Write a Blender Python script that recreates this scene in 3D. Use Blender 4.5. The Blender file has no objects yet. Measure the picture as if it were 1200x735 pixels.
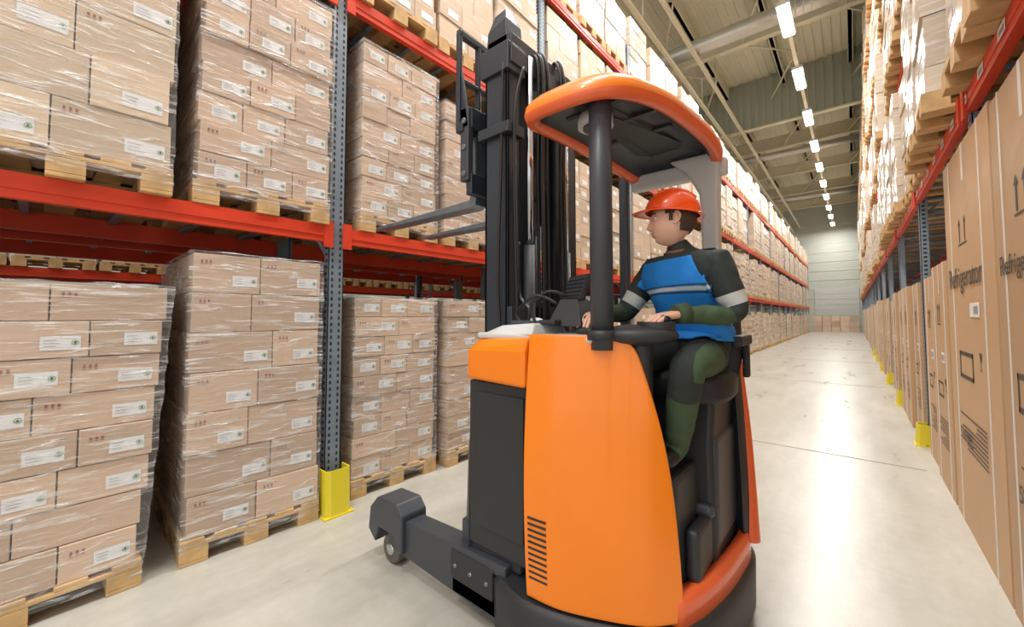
import bpy, bmesh, math, random
from mathutils import Vector, Matrix, Euler, noise
random.seed(7)
scene = bpy.context.scene
scene.view_settings.view_transform = 'Standard'
scene.view_settings.look = 'None'
scene.view_settings.exposure = 0.0

# ------------------------------------------------------------------ materials
def lin(c):
    out = []
    for v in c:
        v = v/255.0
        out.append(v/12.92 if v <= 0.04045 else ((v+0.055)/1.055)**2.4)
    return (out[0], out[1], out[2], 1.0)

def mat(name, col, rough=0.5, metal=0.0, nscale=0, namt=0.0, bump=0.0, bscale=40, emit=0, coat=0):
    m = bpy.data.materials.new(name); m.use_nodes = True
    nt = m.node_tree; b = nt.nodes['Principled BSDF']
    c = lin(col)
    b.inputs['Base Color'].default_value = c
    b.inputs['Roughness'].default_value = rough
    b.inputs['Metallic'].default_value = metal
    if coat: b.inputs['Coat Weight'].default_value = coat
    if emit:
        b.inputs['Emission Color'].default_value = c
        b.inputs['Emission Strength'].default_value = emit
    tc = nt.nodes.new('ShaderNodeTexCoord')
    if nscale:
        n = nt.nodes.new('ShaderNodeTexNoise'); n.inputs['Scale'].default_value = nscale
        n.inputs['Detail'].default_value = 6
        nt.links.new(tc.outputs['Object'], n.inputs['Vector'])
        r = nt.nodes.new('ShaderNodeValToRGB')
        r.color_ramp.elements[0].position = .3; r.color_ramp.elements[1].position = .7
        r.color_ramp.elements[0].color = tuple(max(0, v*(1-namt)) for v in c[:3])+(1,)
        r.color_ramp.elements[1].color = tuple(min(1, v*(1+namt)) for v in c[:3])+(1,)
        nt.links.new(n.outputs['Fac'], r.inputs['Fac'])
        nt.links.new(r.outputs['Color'], b.inputs['Base Color'])
    if bump:
        n2 = nt.nodes.new('ShaderNodeTexNoise'); n2.inputs['Scale'].default_value = bscale
        nt.links.new(tc.outputs['Object'], n2.inputs['Vector'])
        bp = nt.nodes.new('ShaderNodeBump'); bp.inputs['Strength'].default_value = bump
        bp.inputs['Distance'].default_value = 0.01
        nt.links.new(n2.outputs['Fac'], bp.inputs['Height'])
        nt.links.new(bp.outputs['Normal'], b.inputs['Normal'])
    return m

def streak(nt, tc, scale, rot, sc):
    mp = nt.nodes.new('ShaderNodeMapping'); mp.inputs['Scale'].default_value = sc; mp.inputs['Rotation'].default_value = rot
    nt.links.new(tc.outputs['Object'], mp.inputs['Vector'])
    n = nt.nodes.new('ShaderNodeTexNoise'); n.inputs['Scale'].default_value = scale; n.inputs['Detail'].default_value = 4; n.inputs['Distortion'].default_value = .6
    nt.links.new(mp.outputs['Vector'], n.inputs['Vector']); return n

def carton_mat(name, col, rough=0.55, wrapped=0.0):
    m = mat(name, col, rough)
    nt = m.node_tree; b = nt.nodes['Principled BSDF']
    at = nt.nodes.new('ShaderNodeAttribute'); at.attribute_name = 'tint'
    tc = nt.nodes.new('ShaderNodeTexCoord')
    n = nt.nodes.new('ShaderNodeTexNoise'); n.inputs['Scale'].default_value = 3; n.inputs['Detail'].default_value = 5
    nt.links.new(tc.outputs['Object'], n.inputs['Vector'])
    mx = nt.nodes.new('ShaderNodeMath'); mx.operation = 'MULTIPLY_ADD'
    nt.links.new(n.outputs['Fac'], mx.inputs[0]); mx.inputs[1].default_value = .25
    nt.links.new(at.outputs['Fac'], mx.inputs[2])
    r = nt.nodes.new('ShaderNodeValToRGB')
    c = lin(col)
    r.color_ramp.elements[0].position = 0.0; r.color_ramp.elements[1].position = 1.0
    r.color_ramp.elements[0].color = tuple(v*.74 for v in c[:3])+(1,)
    r.color_ramp.elements[1].color = tuple(min(1, v*1.22) for v in c[:3])+(1,)
    nt.links.new(mx.outputs[0], r.inputs['Fac'])
    col_out = r.outputs['Color']
    if wrapped:
        a = streak(nt, tc, 3.0, (.35, 0, 0), (1, 1, 9)); a2 = streak(nt, tc, 3.5, (-.6, 0, 0), (1, 1, 12))
        mu = nt.nodes.new('ShaderNodeMath'); mu.operation = 'MAXIMUM'
        nt.links.new(a.outputs['Fac'], mu.inputs[0]); nt.links.new(a2.outputs['Fac'], mu.inputs[1])
        mr = nt.nodes.new('ShaderNodeMapRange'); mr.inputs['From Min'].default_value = .52; mr.inputs['From Max'].default_value = .75
        mr.inputs['To Min'].default_value = .1; mr.inputs['To Max'].default_value = wrapped
        nt.links.new(mu.outputs[0], mr.inputs['Value'])
        mi = nt.nodes.new('ShaderNodeMix'); mi.data_type = 'RGBA'
        nt.links.new(mr.outputs['Result'], mi.inputs['Factor']); nt.links.new(col_out, mi.inputs['A']); mi.inputs['B'].default_value = (.82, .82, .80, 1)
        col_out = mi.outputs['Result']
    nt.links.new(col_out, b.inputs['Base Color'])
    bp = nt.nodes.new('ShaderNodeBump'); bp.inputs['Strength'].default_value = .25; bp.inputs['Distance'].default_value = .01
    n2 = nt.nodes.new('ShaderNodeTexNoise'); n2.inputs['Scale'].default_value = 9
    nt.links.new(tc.outputs['Object'], n2.inputs['Vector'])
    nt.links.new(n2.outputs['Fac'], bp.inputs['Height']); nt.links.new(bp.outputs['Normal'], b.inputs['Normal'])
    return m

def film_mat():
    m = bpy.data.materials.new('stretch_film'); m.use_nodes = True
    nt = m.node_tree; nt.nodes.clear()
    out = nt.nodes.new('ShaderNodeOutputMaterial')
    tr = nt.nodes.new('ShaderNodeBsdfTransparent'); tr.inputs['Color'].default_value = (.98, .98, .98, 1)
    gl = nt.nodes.new('ShaderNodeBsdfPrincipled'); gl.inputs['Base Color'].default_value = (.88, .89, .89, 1)
    gl.inputs['Roughness'].default_value = .16; gl.inputs['Specular IOR Level'].default_value = 1.0
    tc = nt.nodes.new('ShaderNodeTexCoord')
    a = streak(nt, tc, 3.0, (.35, .0, 0), (1, 1, 9)); b = streak(nt, tc, 3.5, (-.6, 0, 0), (1, 1, 12)); c3 = streak(nt, tc, 5, (1.2, 0, 0), (1, 1, 5))
    mu0 = nt.nodes.new('ShaderNodeMath'); mu0.operation = 'MAXIMUM'
    nt.links.new(a.outputs['Fac'], mu0.inputs[0]); nt.links.new(b.outputs['Fac'], mu0.inputs[1])
    mu = nt.nodes.new('ShaderNodeMath'); mu.operation = 'MAXIMUM'
    nt.links.new(mu0.outputs[0], mu.inputs[0]); nt.links.new(c3.outputs['Fac'], mu.inputs[1])
    r = nt.nodes.new('ShaderNodeValToRGB'); r.color_ramp.elements[0].position = .56; r.color_ramp.elements[1].position = .76
    r.color_ramp.elements[0].color = (.10, .10, .10, 1); r.color_ramp.elements[1].color = (.80, .80, .80, 1)  # white streaks paint the crinkle highlights into the film colour
    nt.links.new(mu.outputs[0], r.inputs['Fac'])
    mix = nt.nodes.new('ShaderNodeMixShader')
    nt.links.new(r.outputs['Color'], mix.inputs['Fac']); nt.links.new(tr.outputs[0], mix.inputs[1]); nt.links.new(gl.outputs[0], mix.inputs[2])
    bp = nt.nodes.new('ShaderNodeBump'); bp.inputs['Strength'].default_value = 1.0; bp.inputs['Distance'].default_value = .05
    nt.links.new(mu.outputs[0], bp.inputs['Height']); nt.links.new(bp.outputs['Normal'], gl.inputs['Normal'])
    nt.links.new(mix.outputs[0], out.inputs['Surface'])
    return m

M = {}
M['carton'] = carton_mat('carton_card', (208, 180, 154))
M['carton_b'] = carton_mat('carton_card_pale', (216, 195, 168))
M['carton_f'] = carton_mat('carton_card_wrapped', (202, 176, 148), .35, .4)
M['carton_w'] = carton_mat('carton_wrapped_pale', (206, 186, 160), .22, .75)
M['fridge'] = carton_mat('corrugated_brown', (194, 158, 120))
M['wood'] = mat('pallet_wood', (204, 168, 116), .7, nscale=6, namt=.25, bump=.2)
M['label'] = mat('paper_label', (238, 240, 242), .5)
M['ink'] = mat('print_ink', (70, 62, 56), .6)
M['inkl'] = mat('print_ink_faint', (150, 150, 150), .6)
M['inkred'] = mat('print_red', (150, 80, 60), .6)
M['green'] = mat('print_green', (120, 175, 110), .6)
M['film'] = film_mat()
M['red'] = mat('rack_beam_red', (218, 66, 38), .4, nscale=5, namt=.08)
M['steel'] = mat('rack_upright_steel', (138, 154, 168), .4, .3, nscale=8, namt=.1)
M['hole'] = mat('upright_slot_dark', (38, 40, 45), .7)
M['yellow'] = mat('guard_yellow', (226, 208, 46), .45)
M['orange'] = mat('truck_orange', (250, 134, 16), .32, nscale=3, namt=.03, coat=.3)
M['orange2'] = mat('truck_orange_red', (238, 104, 52), .35, coat=.3)
M['black'] = mat('truck_black_plastic', (44, 46, 49), .5, bump=.08, bscale=120)
M['dgrey'] = mat('truck_dark_grey', (62, 66, 72), .42)
M['mast'] = mat('mast_steel', (62, 70, 79), .35, .45)
M['chrome'] = mat('piston_chrome', (200, 205, 210), .15, 1)
M['rubber'] = mat('hose_rubber', (22, 22, 24), .45)
M['lgrey'] = mat('truck_light_grey', (204, 206, 204), .4)
M['fork'] = mat('fork_steel', (120, 130, 140), .35, .6, nscale=20, namt=.15)
M['wheel'] = mat('wheel_polyurethane', (95, 90, 85), .6)
M['screen'] = mat('screen_glass', (22, 30, 40), .1)
M['seat'] = mat('seat_vinyl', (34, 35, 38), .6)
M['skin'] = mat('skin', (226, 178, 152), .5)
M['lip'] = mat('lips', (206, 142, 124), .5)
M['hair'] = mat('hair_brown', (78, 58, 44), .8, bump=.6, bscale=200)
M['eye'] = mat('eye_white', (235, 232, 228), .2)
M['iris'] = mat('iris', (60, 70, 80), .2)
M['helmet'] = mat('helmet_orange', (246, 84, 24), .25, coat=.5)
M['blue'] = mat('vest_blue', (26, 128, 212), .75, bump=.5, bscale=18)
M['jacket'] = mat('sleeve_black', (42, 50, 48), .8, bump=.5, bscale=25)
M['olive'] = mat('trouser_green', (62, 82, 56), .85, bump=.5, bscale=25)
M['trouser'] = mat('trouser_black', (40, 46, 42), .85, bump=.5, bscale=25)
M['reflect'] = mat('reflective_stripe', (190, 194, 190), .4)
M['shoe'] = mat('boot_black', (25, 25, 25), .5)
M['cream'] = mat('ceiling_cream', (236, 231, 210), .7)
M['beamc'] = mat('roof_beam_cream', (226, 220, 196), .6)
M['curtain'] = mat('corrugated_greygreen', (168, 174, 160), .5, .1)
M['duct'] = mat('duct_zinc', (200, 200, 192), .35, .5)
M['wallm'] = mat('wall_panel_pale', (196, 200, 190), .6)
M['door'] = mat('door_panel_pale', (206, 208, 202), .6)
M['lamp'] = mat('lamp_tube', (255, 253, 245), .5, emit=16)
M['strap'] = mat('strap_white', (225, 222, 215), .4)
M['joint'] = mat('floor_joint', (150, 144, 130), .6)

# ------------------------------------------------------------------ mesh builder
class MB:
    def __init__(s): s.v = []; s.f = []; s.m = []; s.t = []; s.mats = []; s.sm = []
    def mi(s, k):
        if k not in s.mats: s.mats.append(k)
        return s.mats.index(k)
    def face(s, idx, k, t=.5, smooth=False):
        s.f.append(idx); s.m.append(s.mi(k)); s.t.append(t); s.sm.append(smooth)
    def box(s, a, b, k, t=.5, R=None, piv=None):
        x0, y0, z0 = a; x1, y1, z1 = b; n = len(s.v)
        pts = [(x0,y0,z0),(x1,y0,z0),(x1,y1,z0),(x0,y1,z0),(x0,y0,z1),(x1,y0,z1),(x1,y1,z1),(x0,y1,z1)]
        if R is not None:
            c = Vector(piv) if piv is not None else Vector(((x0+x1)/2,(y0+y1)/2,(z0+z1)/2))
            pts = [tuple(R @ (Vector(p)-c) + c) for p in pts]
        s.v += pts
        for q in ((0,3,2,1),(4,5,6,7),(0,1,5,4),(1,2,6,5),(2,3,7,6),(3,0,4,7)):
            s.face([n+i for i in q], k, t)
    def quad(s, pts, k, t=.5):
        n = len(s.v); s.v += [tuple(p) for p in pts]; s.face([n+i for i in range(len(pts))], k, t)
    def cyl(s, p, q, r, k, n=16, r2=None, cap=True, t=.5):
        p = Vector(p); q = Vector(q); d = (q-p).normalized()
        u = d.orthogonal().normalized(); w = d.cross(u); r2 = r if r2 is None else r2
        b = len(s.v)
        for i in range(n):
            a = 2*math.pi*i/n; o = u*math.cos(a)+w*math.sin(a)
            s.v.append(tuple(p+o*r)); s.v.append(tuple(q+o*r2))
        for i in range(n):
            j = (i+1) % n
            s.face([b+2*i, b+2*j, b+2*j+1, b+2*i+1], k, t, True)
        if cap:
            s.face([b+2*i for i in range(n)][::-1], k, t); s.face([b+2*i+1 for i in range(n)], k, t)
    def tube(s, pts, r, k, n=10):
        P = [Vector(p) for p in pts]; b = len(s.v); u = None
        for i, p in enumerate(P):
            d = (P[min(i+1, len(P)-1)]-P[max(i-1, 0)]).normalized()
            u = d.orthogonal().normalized() if u is None else (u-d*u.dot(d)).normalized()
            w = d.cross(u); rr = r[i] if isinstance(r, list) else r
            for j in range(n):
                a = 2*math.pi*j/n; s.v.append(tuple(p+(u*math.cos(a)+w*math.sin(a))*rr))
        for i in range(len(P)-1):
            for j in range(n):
                jj = (j+1) % n
                s.face([b+i*n+j, b+i*n+jj, b+(i+1)*n+jj, b+(i+1)*n+j], k, .5, True)
        s.face([b+j for j in range(n)][::-1], k); s.face([b+(len(P)-1)*n+j for j in range(n)], k)
    def loft(s, rings, k, smooth=True, cap=True, capk=None):
        b = len(s.v); n = len(rings[0])
        for r in rings: s.v += [tuple(p) for p in r]
        for i in range(len(rings)-1):
            kk = k[i] if isinstance(k, list) else k
            for j in range(n):
                jj = (j+1) % n
                s.face([b+i*n+j, b+i*n+jj, b+(i+1)*n+jj, b+(i+1)*n+j], kk, .5, smooth)
        if cap:
            k0 = k[0] if isinstance(k, list) else k
            s.face([b+j for j in range(n)][::-1], capk or k0); s.face([b+(len(rings)-1)*n+j for j in range(n)], capk or k0)
    def ell(s, c, r, k, R=None, nu=20, nv=12):
        rings = []
        for i in range(1, nv):
            la = -math.pi/2+math.pi*i/nv; ring = []
            for j in range(nu):
                lo = 2*math.pi*j/nu
                p = Vector((r[0]*math.cos(la)*math.cos(lo), r[1]*math.cos(la)*math.sin(lo), r[2]*math.sin(la)))
                if R is not None: p = R @ p
                ring.append(tuple(Vector(c)+p))
            rings.append(ring)
        s.loft(rings, k)
    def merge(s, verts, faces, k, smooth=True):
        n = len(s.v); s.v += [tuple(v) for v in verts]
        for i, f in enumerate(faces):
            s.face([n+a for a in f], k[i] if isinstance(k, list) else k, .5, smooth)
    def mesh(s, name):
        me = bpy.data.meshes.new(name); me.from_pydata(s.v, [], s.f)
        for k in s.mats: me.materials.append(M[k])
        me.polygons.foreach_set('material_index', s.m)
        me.polygons.foreach_set('use_smooth', s.sm)
        at = me.attributes.new('tint', 'FLOAT', 'FACE'); at.data.foreach_set('value', s.t)
        me.update(); return me
    def obj(s, name, parent=None, bevel=0, seg=2, loc=(0, 0, 0), fixn=False):
        me = s.mesh(name)
        if fixn:
            bm = bmesh.new(); bm.from_mesh(me); bmesh.ops.recalc_face_normals(bm, faces=bm.faces); bm.to_mesh(me); bm.free()
        o = bpy.data.objects.new(name, me); scene.collection.objects.link(o); o.location = loc
        if bevel:
            md = o.modifiers.new('bevel', 'BEVEL'); md.width = bevel; md.segments = seg; md.limit_method = 'ANGLE'; md.angle_limit = math.radians(40)
        if parent: o.parent = parent
        return o

def empty(name, loc=(0, 0, 0)):
    o = bpy.data.objects.new(name, None); scene.collection.objects.link(o); o.location = loc; o.empty_display_size = .2; return o

def spline(pts, n=8):
    P = [Vector(p) for p in pts]; out = []
    for i in range(len(P)-1):
        p0 = P[max(i-1, 0)]; p1 = P[i]; p2 = P[i+1]; p3 = P[min(i+2, len(P)-1)]
        for j in range(n):
            t = j/n
            out.append(.5*((2*p1)+(p2-p0)*t+(2*p0-5*p1+4*p2-p3)*t*t+(3*p1-p0-3*p2+p3)*t**3))
    out.append(P[-1]); return out

# ------------------------------------------------------------------ pallet + stacks
def pallet(mb, w, dep, z=0):
    hw = w/2
    for yy in (-hw, -.07, hw-.14):
        mb.box((-dep, yy, z), (0, yy+.14, z+.022), 'wood')
        for xx in (-.145, -dep/2-.07, -dep):
            mb.box((xx, yy, z+.022), (xx+.145, yy+.14, z+.1), 'wood')
    for xx in (-.145, -dep/2-.07, -dep):
        mb.box((xx, -hw, z+.1), (xx+.145, hw, z+.122), 'wood')
    n = 5
    for i in range(n):
        y0 = -hw+i*(w-.12)/(n-1)
        mb.box((-dep, y0, z+.122), (0, y0+.12, z+.144), 'wood')

def make_stack(name, rows, rh, w=.8, dep=1.15, seed=0, detail=False, film=False, card='carton', splits=((.5,), (.36,), (.62,)), lean=0.0, pal=True, labels=.85, lw=.14, lh=.07):
    rnd = random.Random(seed); mb = MB()
    if pal: pallet(mb, w, dep)
    z = .144 if pal else 0
    ww = w-.03; dd = dep-.05
    for i in range(rows):
        sp = [0]+list(splits[i % len(splits)])+[1]
        oy = rnd.uniform(-.012, .012)+lean*i/rows; ox = rnd.uniform(-.012, .008)
        nx = 3 if i % 2 else 2
        for j in range(len(sp)-1):
            y0 = -ww/2+sp[j]*ww+oy; y1 = -ww/2+sp[j+1]*ww+oy
            for q in range(nx):
                x1 = -.02-q*dd/nx+ox; x0 = x1-dd/nx
                jx = rnd.uniform(-.006, .006); t = rnd.uniform(.1, .75)
                mb.box((x0+.003+jx, y0+.003, z+.002), (x1-.003+jx, y1-.003, z+rh-.003), card, t)
                fx = x1-.003+jx+.002
                if q == 0:
                    if rnd.random() < labels:
                        ly1 = y1-.02-rnd.uniform(0, .03); ly0 = ly1-lw
                        if ly0 < y0+.01: ly0 = y0+.01
                        lz = z+rnd.uniform(.02, .04)+rh*.08
                        mb.quad([(fx, ly0, lz), (fx, ly1, lz), (fx, ly1, lz+lh), (fx, ly0, lz+lh)], 'label')
                        if detail:
                            e = fx+.0015
                            for kk in range(3):
                                zz = lz+lh*(.25+.22*kk)
                                mb.quad([(e, ly0+.012, zz), (e, ly0+lw*(.35+.2*rnd.random()), zz), (e, ly0+lw*.35, zz+.003), (e, ly0+.012, zz+.003)], 'inkl')
                            cy = ly1-.02; cz = lz+lh*.5; N = 12; r0 = .014; r1 = .010
                            for a in range(N):
                                a0 = 2*math.pi*a/N; a1 = 2*math.pi*(a+1)/N
                                mb.quad([(e, cy+r0*math.cos(a0), cz+r0*math.sin(a0)), (e, cy+r0*math.cos(a1), cz+r0*math.sin(a1)), (e, cy+r1*math.cos(a1), cz+r1*math.sin(a1)), (e, cy+r1*math.cos(a0), cz+r1*math.sin(a0))], 'green')
                            mb.quad([(e, cy-.0045, cz-.007), (e, cy+.0045, cz-.007), (e, cy+.0045, cz+.007), (e, cy-.0045, cz+.007)], 'ink')
                    if detail and y1-y0 > .25 and rnd.random() < .6:
                        e = fx; yy = y0+.04; zz = z+rh-.06
                        for g in range(3):
                            mb.quad([(e, yy, zz), (e, yy+.010, zz), (e, yy+.010, zz+.018), (e, yy, zz+.018)], 'inkred')
                            mb.quad([(e, yy-.002, zz-.010), (e, yy+.012, zz-.010), (e, yy+.012, zz-.006), (e, yy-.002, zz-.006)], 'inkred')
                            yy += .022
                if j == 0 and rnd.random() < labels*.5:
                    sy = y0+.001; lx = x0+.05
                    mb.quad([(lx, sy, z+.04), (lx+lw*.9, sy, z+.04), (lx+lw*.9, sy, z+.04+lh), (lx, sy, z+.04+lh)], 'label')
        z += rh
    if film:
        N = 96; Mz = 40; x0 = -dd-.04; x1 = 0.002; y0 = -ww/2-.018; y1 = ww/2+.018
        per = []
        for i in range(N):
            t = i/N*4; s_ = t % 1; k = int(t)
            if k == 0: p = (x1, y0+(y1-y0)*s_)
            elif k == 1: p = (x1-(x1-x0)*s_, y1)
            elif k == 2: p = (x0, y1-(y1-y0)*s_)
            else: p = (x0+(x1-x0)*s_, y0)
            per.append(p)
        rings = []
        zt = z
        for m_ in range(Mz+1):
            zz = .06+(zt+.008-.06)*m_/Mz; ring = []
            for (px, py) in per:
                o = .010*noise.noise(Vector((px*5+seed, py*5, zz*9)))+.006*noise.noise(Vector((px*14+seed, py*14+zz*9, zz*25-py*12)))
                cx, cy = px+dd/2, py
                L = max(1e-3, math.hypot(cx, cy))
                ring.append((px+cx/L*o, py+cy/L*o+lean*m_/Mz, zz))
            rings.append(ring)
        for f_ in (.97, .8, .5):
            rings.append([(-dd/2+(px+dd/2)*f_, py*f_+lean, zt+.014+.014*noise.noise(Vector((px*7, py*7, f_*5+seed)))) for (px, py) in per])
        mb.loft(rings, 'film', True, cap=False)
    return mb

def place(me_or_mb, name, loc, rotz=0, parent=None, bevel=0):
    me = me_or_mb.mesh(name) if isinstance(me_or_mb, MB) else me_or_mb
    o = bpy.data.objects.new(name, me); scene.collection.objects.link(o)
    o.location = loc; o.rotation_euler = (0, 0, rotz)
    if parent: o.parent = parent
    if bevel:
        md = o.modifiers.new('bevel', 'BEVEL'); md.width = bevel; md.segments = 2; md.limit_method = 'ANGLE'
    return o

S2 = ((.5,), (.38,), (.6,))
S3 = ((.33, .68), (.5,), (.3, .62))
FX = -3.06
place(make_stack('a', 8, .19, .95, seed=1, detail=True, film=True, splits=S3, card='carton', lean=.10), 'pallet_of_cartons', (FX, -.06, 0), math.radians(1), bevel=.004)
place(make_stack('b', 7, .25, .80, seed=2, detail=True, film=True, splits=((.48,), (.6,), (.42,))), 'pallet_of_cartons', (FX, .98, 0), math.radians(-2), bevel=.004)
place(make_stack('c', 9, .168, .86, seed=3, detail=True, film=True, splits=S3), 'pallet_of_cartons', (FX-.08, 2.11, 0), math.radians(-1), bevel=.004)
place(make_stack('d', 9, .168, .80, seed=4, detail=True, film=True, splits=S2), 'pallet_of_cartons', (FX-.03, 3.05, 0), 0, bevel=.004)
L1 = 2.2
place(make_stack('e', 6, .27, .84, seed=5, detail=True, film=True, splits=((.42,), (.6,), (.5,)), card='carton_b', lw=.17, lh=.08), 'pallet_of_cartons', (FX+.04, .06, L1), 0, bevel=.004)
place(make_stack('f', 8, .195, .84, seed=6, detail=True, film=True, splits=S3, lean=.02), 'pallet_of_cartons', (FX, 1.0, L1), math.radians(-1.5), bevel=.004)
place(make_stack('g', 9, .165, .80, seed=8, detail=True, film=True, splits=S3), 'pallet_of_cartons', (FX, 2.08, L1), 0, bevel=.004)
place(make_stack('h', 7, .19, .80, seed=9, detail=True, film=True, splits=S2), 'pallet_of_cartons', (FX, 2.97, L1), 0, bevel=.004)
place(make_stack('i', 7, .2, .84, seed=10, detail=True, splits=S2, card='carton_b'), 'pallet_of_cartons', (FX, -.82, L1), 0)
place(make_stack('j', 7, .2, .5, seed=11, detail=True, splits=S2), 'pallet_of_cartons', (FX, -.86, 0), 0)

variants = [make_stack('stack_v%d' % i, r, h, .82, 1.15, 20+i, card=c, splits=sp).mesh('carton_stack_mesh_%d' % i)
            for i, (r, h, c, sp) in enumerate([(8, .19, 'carton_f', S3), (6, .23, 'carton_f', S2), (9, .165, 'carton_f', S3), (7, .2, 'carton_w', S2), (6, .25, 'carton_f', S2), (7, .21, 'carton_b', S3)])]
short = [make_stack('stack_s%d' % i, r, h, .82, 1.15, 40+i, card=c, splits=sp).mesh('carton_stack_short_%d' % i)
         for i, (r, h, c, sp) in enumerate([(5, .19, 'carton_f', S3), (5, .2, 'carton_b', S2), (6, .19, 'carton_w', S3), (4, .24, 'carton_f', S2)])]
wrapv = [make_stack('stack_w%d' % i, r, h, .84, 1.15, 60+i, card='carton_w', splits=sp, labels=.5).mesh('wrapped_stack_mesh_%d' % i)
         for i, (r, h, sp) in enumerate([(7, .22, S3), (8, .19, S2), (6, .25, S3)])]

BAY = 2.77; UY0 = 1.5; NB = 16
left_goods = empty('carton_stacks_in_left_rack')
rnd = random.Random(3)
levL = [0, 2.2, 4.15, 6.0]
for b in range(-1, NB):
    for p in range(3):
        y = UY0+b*BAY+.53+p*.86
        for li, z in enumerate(levL):
            if y < 3.5 and li < 2: continue
            if rnd.random() < .04 and y > 9: continue
            me = rnd.choice(short if li == 3 else variants)
            place(me, 'carton_stack', (FX+rnd.uniform(-.04, .03), y, z), rnd.uniform(-.02, .02), left_goods)
for b in range(-4, 4):
    for p in range(3):
        y = UY0+b*BAY+.53+p*.86
        for li, z in enumerate(levL[:3]):
            if b >= -1 or li < 2: place(rnd.choice(variants), 'carton_stack', (-4.62, y, z), 0, left_goods)
            if b < -1 and li < 2: place(rnd.choice(variants), 'carton_stack', (FX, y, z), 0, left_goods)
            if li < 2: place(rnd.choice(variants), 'carton_stack', (-8.9, y, z), 0, left_goods)

# ------------------------------------------------------------------ racks
def upright(mb, x, y, z1, side, near=False):
    w = .12; d = .07
    x0, x1 = (x-d, x) if side > 0 else (x, x+d)
    xf = x1 if side > 0 else x0
    s_ = 1 if side > 0 else -1
    mb.box((min(xf, xf-s_*.006), y-w/2, 0), (max(xf, xf-s_*.006), y+w/2, z1), 'steel')
    mb.box((x0, y-w/2, 0), (x1, y-w/2+.006, z1), 'steel')
    mb.box((x0, y+w/2-.006, 0), (x1, y+w/2, z1), 'steel')
    if near:
        z = .12
        while z < z1-.05:
            for yy in (-.03, .03):
                e = xf+s_*.0015
                mb.quad([(e, y+yy-.009, z), (e, y+yy+.009, z), (e, y+yy+.006, z+.026), (e, y+yy-.006, z+.026)], 'hole')
            e = y-w/2-.0015
            mb.quad([(x0+.02, e, z), (x1-.02, e, z), (x1-.02, e, z+.022), (x0+.02, e, z+.022)], 'hole')
            z += .05
    mb.box((x0-.03, y-w/2-.03, 0), (x1+.03, y+w/2+.03, .01), 'steel')

def rack(name, xf, side, ys, levels, ztop, depth=1.1, nearmax=8, guard=True):
    mb = MB(); s_ = side
    xb = xf-s_*depth
    for y in ys:
        upright(mb, xf, y, ztop, s_, y < nearmax and y > -1)
        upright(mb, xb, y, ztop, -s_, False)
        z = .3
        while z < ztop-.9:
            mb.cyl((xf-s_*.05, y, z), (xb+s_*.05, y, z+.8), .014, 'steel', 6); z += .8
            mb.cyl((xf-s_*.05, y, z), (xb+s_*.05, y, z), .014, 'steel', 6)
    for z in levels:
        for i in range(len(ys)-1):
            y0 = ys[i]+.06; y1 = ys[i+1]-.06
            for xx in (xf, xb):
                a = xx-.025; b_ = xx+.025
                mb.box((a, y0, z-.13), (b_, y1, z-.002), 'red')
                if xx == xf:
                    xo = b_ if s_ > 0 else a
                    mb.box((min(xo, xo+s_*.006), y0, z-.085), (max(xo, xo+s_*.006), y1, z-.05), 'red')
                    for yc in (y0, y1-.03):
                        mb.box((min(xo, xo+s_*.008)-.01, yc-.02, z-.17), (max(xo, xo+s_*.008)+.0, yc+.05, z+.03), 'red')
            for k in range(6):
                yy = y0+.3+k*(y1-y0-.6)/5
                mb.box((min(xf, xb)+.03, yy-.02, z-.03), (max(xf, xb)-.03, yy+.02, z-.004), 'steel')
    return mb

ysL = [UY0+i*BAY for i in range(-3, NB+1)]
rack('l', -3.1, 1, ysL, levL[1:], 6.6).obj('pallet_rack')
rack('l2', -4.72, 1, ysL[:8], levL[1:3], 6.6, nearmax=-9).obj('pallet_rack')
rack('l3', -9.0, 1, ysL[:8], levL[1:3], 6.6, nearmax=-9).obj('pallet_rack')
RX = .62
ysR = [-1.6+i*BAY for i in range(0, 19)]
levR = [2.95, 4.95, 6.9, 8.8]
mbR = rack('r', RX, -1, ysR, levR, 9.6)
for i in range(3, 60):
    y = 1.2+i*.43
    if y > 22: break
    e = RX-.034
    mbR.quad([(e, y, 2.86), (e, y+.13, 2.86), (e, y+.13, 2.92), (e, y, 2.92)], 'label')
    for k in range(6):
        mbR.quad([(e-.002, y+.02+k*.015, 2.87), (e-.002, y+.027+k*.015, 2.87), (e-.002, y+.027+k*.015, 2.9), (e-.002, y+.02+k*.015, 2.9)], 'ink')
mbR.obj('pallet_rack')

def guard(name, x, y, s_, h=.4, f=1.0):
    mb = MB()
    prof = [(-.09, -.11), (.07, -.11), (.10, -.07), (.10, .07), (.07, .11), (-.09, .11)]
    inn = [(-.09, -.098), (.065, -.098), (.088, -.065), (.088, .065), (.065, .098), (-.09, .098)]
    for i in range(5):
        a, b_, c, d = prof[i], prof[i+1], inn[i+1], inn[i]
        r0 = [(p[0]*s_*f, p[1]*f, 0) for p in (a, b_, c, d)]
        r1 = [(p[0]*s_*.8*f, p[1]*f, h) for p in (a, b_, c, d)]
        mb.loft([r0, r1], 'yellow', False)
    mb.box((-.10, -.13*f, 0), (.11*f, .13*f, .012), 'yellow')
    for yy in (-.115, .115): mb.cyl((.0, yy*f, .012), (.0, yy*f, .025), .012, 'steel', 8)
    mb.obj(name, loc=(x, y, 0), fixn=True)
for y in ysL[3:8]: guard('rack_post_guard', -3.06, y, 1, .34, .86)
for y in ysR[3:9]: guard('rack_post_guard', .60, y, -1, .24, .9)

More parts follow.
